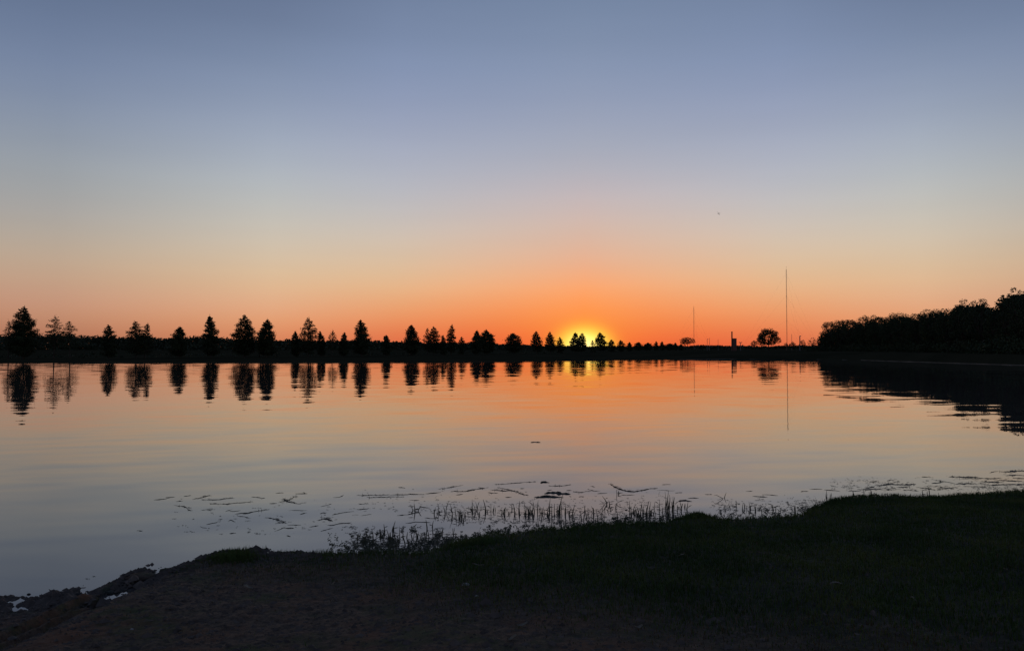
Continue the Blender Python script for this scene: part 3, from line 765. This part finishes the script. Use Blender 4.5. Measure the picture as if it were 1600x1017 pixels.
lump('mud_lump', 260, 892, .06, .03, M['ground'], 'flat mud lump between the large lump and the grass tussock', 'mud lump', 6, 'lumps of mud at the left waterline')
lump('pebble', 728, 914, .028, .022, M['stone'], 'pale round pebble on dark turf below the reeds', 'pebble', 11, 'pale specks on the bank')
lump('pebble', 745, 931, .012, .008, M['stone'], 'small pale pebble just right of and below the round one', 'pebble', 12, 'pale specks on the bank')
lump('pebble', 206, 983, .010, .008, M['stone'], 'tiny pale pebble on bare soil at the lower left', 'pebble', 13, 'pale specks on the bank')
lump('pebble', 779, 883, .010, .008, M['stone'], 'tiny pale pebble on turf nearest the reeds', 'pebble', 14, 'pale specks on the bank')
def leaf_thing(px, py, L_, W_, rz, label, seed):
    rng = np.random.RandomState(seed); p = bank_point(px, py); b = MB(); n = 7; V = []
    for i in range(n):
        t = i / (n - 1); w = W_ * math.sin(math.pi * min(1, t * .92 + .04)) ** .7 + .001; z = .022 + .012 * math.sin(t * 4 + seed)
        x = (t - .5) * L_; V += [(x, -w, z + .006), (x, 0, z), (x, w, z + .009), (x, 0, z - .003)]
    T = []
    for i in range(n - 1):
        a = 4 * i; T += [(a, a + 4, a + 5, a + 1), (a + 1, a + 5, a + 6, a + 2), (a + 2, a + 6, a + 7, a + 3), (a + 3, a + 7, a + 4, a)]
    b.add(V, T); o = b.build('fallen_leaf', M['litter'], None, True); o.location = p; o.rotation_euler = (0, 0, rz); tag(o, label, 'leaf', 'pale specks on the bank')
leaf_thing(386, 922, .13, .018, -.35, 'pale narrow leaf on bare soil below the left grass tussock', 1)
leaf_thing(747, 885, .13, .014, .1, 'pale streak-like leaf on turf just below the shallows plants', 2)
leaf_thing(815, 980, .10, .018, .3, 'pale leaf near the bottom middle, upper of two', 3)
leaf_thing(800, 1002, .07, .022, .1, 'pale leaf near the bottom middle, lower of two', 4)
leaf_thing(1064, 871, .07, .010, -.2, 'thin pale leaf on the green turf right of the middle', 5)
leaf_thing(1306, 916, .13, .016, .05, 'pale leaf on dark turf in the middle of the right bank', 6)
leaf_thing(1427, 941, .05, .012, -.8, 'small yellowish leaf low on the right bank', 7)
leaf_thing(1571, 893, .06, .014, .4, 'small pale leaf near the right edge of the bank', 8)
leaf_thing(998, 984, .07, .016, .4, 'pale leaf at the bottom where turf meets bare soil', 9)
leaf_thing(520, 916, .04, .010, .4, 'tiny pale leaf on the soil left of the round pebble', 10)

# ------------------------------------------------------------------ weed, reeds
def strand(pts, w, label, group, seed, name='floating_weed', m='weed', cat='floating weed', h=0.006, frag=True):
    rng = np.random.RandomState(seed); P = np.array([on_water(a, b)[:2] for a, b in pts]); c = P.mean(0); P = P - c
    seg = np.linalg.norm(np.diff(P, axis=0), axis=1); cum = np.concatenate([[0], np.cumsum(seg)]); n = max(6, int(cum[-1] / 0.035))
    t = np.linspace(0, cum[-1], n); X = np.interp(t, cum, P[:, 0]); Y = np.interp(t, cum, P[:, 1])
    X = X + np.convolve(rng.normal(0, .012, n), [.25, .5, .25], 'same'); Y = Y + np.convolve(rng.normal(0, .02, n), [.25, .5, .25], 'same')
    f = np.sin(np.linspace(0.08, math.pi - .08, n)) ** .5
    w1 = w * f * rng.uniform(.35, 1.35, n); w2 = w * f * rng.uniform(.35, 1.35, n); hh = h * f * rng.uniform(.5, 1.5, n)
    b = MB(); V = []
    for i in range(n): V += [(X[i], Y[i] - w1[i], -.002), (X[i], Y[i] - w1[i] * .2, hh[i]), (X[i], Y[i] + w2[i], -.002)]
    T = []
    for i in range(n - 1):
        a = 3 * i; T += [(a, a + 3, a + 4, a + 1), (a + 1, a + 4, a + 5, a + 2)]
    b.add(V, T)
    if frag and n >= 11:          # side shoots and leaf scraps that belong to the strand
        for k in range(int(n * 0.8)):
            i = rng.randint(n); l = rng.uniform(.02, .09); a = rng.normal(0, .5) + (math.pi if rng.rand() < .5 else 0)
            x0, y0 = X[i], Y[i] + rng.normal(0, w * .8); dx, dy = l * math.cos(a), l * math.sin(a)
            b.add([(x0, y0, .001), (x0 + dx * .5, y0 + dy * .5 - .007, .003), (x0 + dx, y0 + dy, .005), (x0 + dx * .5, y0 + dy * .5 + .007, .007)], [(0, 1, 2, 3)])
            if rng.rand() < .18:
                q = rng.uniform(.015, .05); b.add([(x0 - .004, y0, 0), (x0 + .004, y0, 0), (x0 + rng.normal(0, .012), y0, q)], [(0, 1, 2)])
    o = b.build(name, M[m]); o.location = (c[0], c[1], 0); tag(o, label, cat, group); return o
GL = 'weed strands on the open water left of the reeds'
LL = 'thin dark weed strand floating on open water left of the reeds'
S_LEFT = [
 ([(240,781),(262,779)],.02),([(259,777),(273,776)],.02),([(287,775),(298,774)],.015),([(301,780),(316,777),(328,773)],.02),
 ([(275,783),(287,782)],.03),([(272,789),(288,791),(299,798)],.015),([(325,797),(332,795)],.012),([(329,787),(352,787),(390,784)],.02),([(314,797),(332,794)],.03),
 ([(322,819),(332,817),(341,815)],.03),([(311,823),(323,825)],.015),([(357,833),(369,833)],.03),([(357,814),(360,812),(368,815)],.03),([(350,799),(357,797),(364,795)],.035),
 ([(359,799),(377,797)],.03),([(371,805),(382,807),(392,809)],.02),([(380,803),(400,799),(422,795)],.03),([(366,803),(384,801),(402,798)],.02),([(432,815),(447,816)],.015),
 ([(418,808),(434,812),(447,815)],.045),([(428,818),(440,816),(447,814)],.025),([(432,829),(440,826),(446,823)],.03),([(443,825),(460,825)],.02),([(450,820),(470,820)],.03),
 ([(408,779),(416,777)],.05),([(392,776),(410,778)],.02),([(431,770),(443,770)],.02),([(421,786),(433,786)],.02),([(440,784),(452,781),(462,775)],.02),
 ([(450,797),(480,797)],.03),([(470,803),(480,801)],.02),([(448,836),(456,838)],.03),([(484,823),(498,821)],.02),([(501,791),(510,789),(519,787)],.02),([(500,802),(510,801)],.02),
 ([(520,777),(530,777),(538,773)],.015),([(518,804),(535,801),(552,799)],.03),([(560,787),(576,787)],.012),([(560,796),(575,795)],.015),([(460,771),(480,771)],.015),([(213,829),(223,829)],.03),
 ([(472,769),(478,770)],.03),([(566,805),(580,803)],.02)]
def describe(pts, w, where):
    L_ = math.hypot(pts[-1][0] - pts[0][0], (pts[-1][1] - pts[0][1]) * 3); dy = pts[-1][1] - pts[0][1]
    size = 'short' if L_ < 14 else 'medium-long' if L_ < 25 else 'long'
    thick = 'thick' if w > .042 else 'thin'
    if len(pts) > 2 and abs(pts[1][1] - (pts[0][1] + pts[-1][1]) / 2) > 1.6: form = 'crooked'
    elif abs(dy) / max(1, L_) < .06: form = 'level'
    elif dy < 0: form = 'right end raised'
    else: form = 'left end raised'
    return f'{size} {thick} dark weed strand, {form}, {where}'
def where_left(x): return 'at the far left of the weed field' if x < 300 else 'left in the weed field' if x < 370 else 'in the middle of the weed field' if x < 440 else 'right in the weed field' if x < 510 else 'just left of the first shallows plants'
def where_mid(x): return 'beyond the leafy shallows plants' if x < 690 else 'left of the stacked mats beyond the reeds' if x < 835 else 'right of the stacked mats' if x < 950 else 'near the floating branch' if x < 1050 else 'right of the floating branch'
def where_right(x): return 'by the right-hand tussocks' if x < 1300 else 'off the jutting corner of the right bank' if x < 1400 else 'along the right bank' if x < 1500 else 'at the right edge by the bank'
for i, (p_, w) in enumerate(S_LEFT): strand(p_, w, describe(p_, w, where_left(p_[0][0])), GL, 700 + i)
strand([(315,781),(340,780),(366,778)], .028, 'long straight weed strand, longest on the open water far left of the reeds', GL, 780)
strand([(441,778),(450,784),(462,786),(470,787)], .06, 'thick hooked weed mat on open water, darkest left of the reeds', GL, 781)
strand([(495,813),(505,810),(516,812),(520,814)], .09, 'ragged weed patch just left of the first shallows plants', GL, 782)
strand([(512,820),(530,818),(550,817)], .06, 'thick weed strand touching the left end of the shallows plants', GL, 783)
strand([(500,830),(512,826),(520,825)], .03, 'short slanting weed strand below the thick one at the shallows plants', GL, 784)
strand([(829,691),(837,690.5),(845,691)], .16, 'lone dark weed clump far out on the smooth orange water', None, 785, h=.02)
GM = 'weed strands beyond the reeds'
LM = 'thin dark weed strand floating beyond the reeds in the middle'
S_MID = [([(560,774),(580,773),(607,773)],.035),([(610,773),(640,772),(664,772)],.02),([(575,777),(605,776),(632,776)],.02),([(665,771),(688,769)],.015),([(623,761),(634,762)],.02),
 ([(690,764),(705,761),(722,758)],.012),([(705,767),(725,768),(742,765)],.03),([(712,773),(724,772)],.05),([(730,766),(745,764),(758,762)],.02),([(747,761),(757,763)],.02),
 ([(762,769),(778,770)],.04),([(765,765),(780,766),(800,767)],.04),([(775,761),(800,766),(822,773)],.05),([(788,777),(800,776)],.05),([(810,770),(826,774)],.03),
 ([(777,757),(800,755),(822,753),(838,753)],.03),([(858,759),(875,759),(893,757)],.02),([(855,766),(862,765)],.04),([(812,763),(820,763)],.03),([(895,768),(905,769),(925,766)],.02),
 ([(918,764),(928,767),(938,767)],.02),([(923,759),(930,761)],.01),([(970,773),(992,773)],.02),([(933,771),(948,770)],.015),([(1035,757),(1049,757)],.015),([(1025,766),(1054,766)],.012),([(1055,770),(1066,769)],.02),
 ([(1075,778),(1092,778)],.03),([(640,781),(655,781)],.04),([(635,804),(650,801),(660,800)],.025),([(620,805),(635,804)],.015),([(655,792),(672,793)],.015),([(663,809),(684,810)],.03),
 ([(633,817),(650,815),(672,816)],.03),([(885,766),(893,766)],.02),([(1101,772),(1112,772)],.02),([(904,776),(914,776)],.02)]
for i, (p_, w) in enumerate(S_MID): strand(p_, w, describe(p_, w, where_mid(p_[0][0])), GM, 800 + i)
strand([(844,754),(851,753),(858,754)], .07, 'small thick weed clump at the tip of the long line beyond the reeds', GM, 860, h=.02)
strand([(850,771),(862,769.5),(876,770),(891,772)], .15, 'broad dark weed mat, upper of two stacked mats beyond the reeds', GM, 861, h=.025)
strand([(836,777),(855,775),(880,777)], .13, 'broad dark weed mat, lower of two stacked mats touching the reeds', GM, 862, h=.02)
strand([(1060,783),(1070,781),(1080,783)], .10, 'flat weed mat right of the densest reeds', GM, 863, h=.012)
strand([(954,756.5),(966,763),(975,766),(990,768),(1005,766),(1016,763),(1029,763)], .017, 'long curved dead branch floating beyond the reeds', None, 864, 'floating_branch', 'twig', 'branch', .012)
GR = 'weed strands along the right bank'
LR = 'thin dark weed strand floating along the right bank'
S_RIGHT = [([(1166,767),(1177,767)],.02),([(1176,775),(1200,776)],.05),([(1190,772),(1215,774)],.03),([(1250,768),(1262,767)],.03),([(1265,764),(1285,764)],.02),([(1288,765),(1312,767)],.03),
 ([(1325,754),(1332,754)],.02),([(1351,762),(1368,760)],.04),([(1358,753),(1372,751)],.02),([(1372,759),(1392,755)],.05),([(1385,751),(1392,750)],.02),([(1385,756),(1412,757),(1430,756)],.07),([(1395,753),(1405,752)],.03),
 ([(1400,761),(1424,760)],.05),([(1440,745),(1453,745)],.03),([(1455,755),(1475,753)],.05),([(1460,750),(1475,752),(1492,755)],.05),([(1482,745),(1500,745),(1530,745)],.07),([(1500,748),(1530,747),(1566,747)],.06),
 ([(1490,756),(1515,755),(1528,756)],.05),([(1505,760),(1530,760),(1545,762)],.04),([(1530,752),(1550,753),(1566,753)],.05),([(1565,737),(1585,736),(1604,735)],.09),([(1545,738),(1560,736)],.03),
 ([(1560,750),(1580,751),(1600,752)],.08),([(1570,743),(1590,742),(1604,743)],.05),([(1540,758),(1560,757),(1580,757)],.05),([(1575,757),(1600,756)],.06),([(1430,761),(1448,763),(1460,765)],.04),([(1343,765),(1366,764),(1380,765)],.05),
 ([(1465,761),(1490,763)],.05),([(1415,765),(1435,767)],.04),([(1585,747),(1604,747)],.06),([(1325,767),(1345,767)],.04)]
for i, (p_, w) in enumerate(S_RIGHT): strand(p_, w * 1.45, describe(p_, w, where_right(p_[0][0])), GR, 900 + i)
GE = 'weed scraps off the muddy edge'
for i, (p_, w) in enumerate([([(90,924),(102,925),(114,923)],.012),([(114,923),(124,920)],.008),([(76,921),(82,922)],.008),([(270,884),(292,882)],.03),([(280,887),(300,884)],.03),([(158,928),(178,927)],.03)]):
    strand(p_, w, 'small dark weed scrap in the water off the muddy left edge', GE, 960 + i)

def reed(px, py, hpx, n, spread, seed, label, group, lean=0.2, leafy=0.25):
    """cluster of upright shoots; hpx is the tallest one in photograph pixels"""
    rng = np.random.RandomState(seed); p = on_water(px, py); k = p[1] / F; H = hpx * k; e = empty('reed_clump', p, label, 'reeds', group)
    b = MB(); lf = MB(); nl = 0
    for i in range(n):
        x = rng.normal(0, spread * k * .5); y = rng.normal(0, .12); h = H * (1 if i == 0 else rng.uniform(.18, .95)); a = rng.normal(0, lean); aa = rng.uniform(-1, 1) * .2
        t = np.linspace(0, 1, 4); P = np.stack([x + a * h * t ** 1.6, y + aa * h * t ** 1.5, -0.03 + (h + .03) * t * (1 - abs(a) * .2)], 1)
        if rng.rand() < .28: P[3] = P[2] + np.array([rng.choice([-1, 1]) * h * .22, 0, -h * .08 * rng.rand()])       # broken tip
        b.tube(P, np.array([.0065, .0062, .0045, .002]) * rng.uniform(.7, 1.35), 4)
        if rng.rand() < leafy:
            q = P[rng.randint(1, 3)]; L_ = rng.uniform(.04, .11); s_ = rng.choice([-1, 1]); r_ = rng.uniform(-.1, .9)
            lf.add([q, q + [s_ * L_ * .5, 0, L_ * r_ * .7 - .006], q + [s_ * L_, .01, L_ * r_], q + [s_ * L_ * .5, .004, L_ * r_ * .7 + .006]], [(0, 1, 2, 3)]); nl += 1
    for j in range(n // 2):       # bits of leaf lying on the water round the foot
        x = rng.normal(0, spread * k * .6); y = rng.normal(0, .15); L_ = rng.uniform(.03, .12); a = rng.normal(0, .6)
        lf.add([(x, y, .002), (x + L_ * .5 * math.cos(a), y + L_ * .5 * math.sin(a) - .008, .004), (x + L_ * math.cos(a), y + L_ * math.sin(a), .003), (x + L_ * .5 * math.cos(a), y + L_ * .5 * math.sin(a) + .009, .008)], [(0, 1, 2, 3)]); nl += 1
    b.build('stems', M['reed'], e)['kind'] = 'stuff'
    if nl: lf.build('leaves', M['reed'], e)['kind'] = 'stuff'
RG = 'clumps of reed shoots in the shallows'
RL = 'small clump of thin dark shoots standing in the shallows'
def where_reed(x): return ('leafy shallows plants' if x < 670 else 'left end of the reeds' if x < 710 else 'left part of the reeds' if x < 775 else 'reeds below the stacked mats' if x < 895 else 'thin middle of the reeds' if x < 970
    else 'dense right part of the reeds' if x < 1065 else 'shallows left of the jutting corner' if x < 1265 else 'edge of the right bank')
def reed_label(h, n, x):
    return f"{'low' if h < 13 else 'middling' if h < 19 else 'tall'} {'sparse' if n < 5 else 'bushy'} clump of dark shoots in the {where_reed(x)}"
REEDS = [(676,803,14,3,6),(688,801,18,4,10),(704,806,20,4,7),(716,811,15,5,9),(717,812,12,4,12),(732,803,12,4,10),(743,797,16,4,8),(754,801,20,5,10),(762,801,12,4,8),(770,797,10,3,6),
 (784,801,16,4,6),(797,805,18,5,8),(806,797,18,4,8),(818,803,20,5,8),(829,803,24,6,8),(838,802,22,6,8),(850,806,16,5,10),(858,801,22,5,8),(868,804,30,7,8),(880,806,18,5,10),(888,803,14,4,8),
 (914,811,14,5,10),(928,800,16,4,8),(930,811,16,5,10),(942,803,14,4,8),(956,798,15,4,8),(958,811,14,5,12),(982,799,16,4,8),(993,802,18,6,10),(1003,808,20,6,10),(1012,802,22,7,10),
 (1022,806,18,6,10),(1033,803,26,6,8),(1050,800,26,6,8),(1058,795,20,5,8),(1068,795,12,4,10),(1145,795,12,5,12),(1160,794,12,4,10),(1176,797,12,5,12),(1192,797,10,5,14),(1213,795,10,4,12),(1243,797,9,4,10),
 (568,838,14,3,9),(583,846,17,4,12),(593,833,16,4,9),(606,842,22,5,12),(612,829,14,3,8),(622,838,18,4,12),(637,845,16,4,12),(651,836,16,4,9),(662,842,15,4,12),(678,828,15,3,9),(684,838,18,5,9),(706,834,12,4,9),(1290,779,10,4,12),(1320,776,9,4,14),(1352,771,9,4,14),(1450,772,14,5,6)]
for i, (a, b_, h_, n_, s_) in enumerate(REEDS): reed(a, b_, h_ * (0.82 + 0.3 * ((i * 37) % 11) / 11), n_, s_ * 1.5, 1200 + i, reed_label(h_, n_, a), RG)
reed(736, 796, 17, 4, 5, 1300, 'slim upright shoots at the far edge of the reeds left of centre', RG)
reed(649, 797, 16, 4, 7, 1301, 'lone spindly plant with a flat top, standing apart left of the reeds', RG, .5, .8)
reed(948, 788, 14, 6, 9, 1302, 'curved forked shoots between the middle reeds and the branch', RG, .7, .5)
reed(1042, 802, 35, 9, 9, 1303, 'tallest and densest reed clump, under the right end of the branch', RG)
reed(1133, 780, 17, 2, 3, 1304, 'single leaning reed stem right of the grass tussock', RG, .9, .2)
reed(965, 771, 9, 3, 3, 1305, 'tiny shoots sticking up at the left part of the floating branch', RG)

# low leafy water plants, far too many to count
def plants(name, zones, m, label, seed, hmin, hmax, leafs=4, flat=False):
    rng = np.random.RandomState(seed); V = []; T = []; c = 0
    for (x0, x1, y0, y1, n) in zones:
        for _ in range(n):
            px = rng.uniform(x0, x1); u = rng.rand() ** .7; top = y0 if not callable(y0) else y0(px); bot = y1 if not callable(y1) else y1(px)
            if bot <= top: continue
            if vnoise(np.array([px * .11]), np.array([u * 4.0 + px * .01]), 33, 3)[0] < -0.3 + 0.55 * (1 - u): continue
            p = on_water(px, top + u * (bot - top)); h = rng.uniform(hmin, hmax) * (rng.rand() ** .5 + .3)
            a = rng.normal(0, .35); tip = p + [a * h, rng.normal(0, .02), h]
            V += [p + [-.004, 0, -.01], p + [.004, 0, -.01], tip]; T.append((c, c + 1, c + 2)); c += 3
            for k in range(rng.randint(1, leafs + 1)):
                q = p + (tip - p) * rng.uniform(0, 1); L_ = rng.uniform(.014, .042); b = rng.uniform(0, 6.28); w = .009
                e_ = q + [L_ * math.cos(b), L_ * .6 * math.sin(b), L_ * rng.uniform(-.2, .7)]; e_[2] = max(e_[2], .003)
                if flat: q = q * 1.0; q[2] = .002; e_[2] = .004; L2 = rng.uniform(.6, 1.6); e_[:2] = q[:2] + (e_[:2] - q[:2]) * L2; e_[1] = q[1] + (e_[1] - q[1]) * .5
                md = (q + e_) / 2; md = (q + e_) / 2
                V += [q, md + ([0, -w, 0] if flat else [0, -w * .6, -w * .6]), e_, md + ([0, w, .002] if flat else [0, w * .6, w * .6])]; T += [(c, c + 1, c + 2), (c, c + 2, c + 3)]; c += 4
    o = obj(name, np.array(V), np.array(T), M[m]); tag(o, label, kind='stuff')
sh = lambda px: float(np.interp(px, [a for a, _ in SHORE], [b for _, b in SHORE])) + 3
plants('water_plants', [(560,700,lambda x: 818 + abs(x - 630) * .12,sh,1500),(515,580,832,sh,170),(690,800,lambda x: sh(x) - 22,sh,520),(790,980,lambda x: sh(x) - 20,sh,900),(960,1062,lambda x: sh(x) - 18,sh,520),
    (1115,1262,lambda x: 790 - (x - 1115) * .05,sh,480),(1262,1420,lambda x: sh(x) - 9,sh,700),(1420,1604,lambda x: sh(x) - 8,sh,600),(416,560,lambda x: sh(x) - 6,sh,260),(225,330,lambda x: sh(x) - 4,sh,120)],
    'reed', 'tangle of low leafy plants in the shallows along the bank', 44, .005, .026)
plants('floating_scraps', [(540,705,820,862,1500),(680,1060,780,818,1500),(560,1060,762,800,420),(270,560,775,835,190),(1110,1300,772,798,620),(1300,1604,744,766,1300),(100,330,880,945,60)], 'weed', 'scattered scraps of weed floating round the reeds', 45, .001, .004, 4, True)
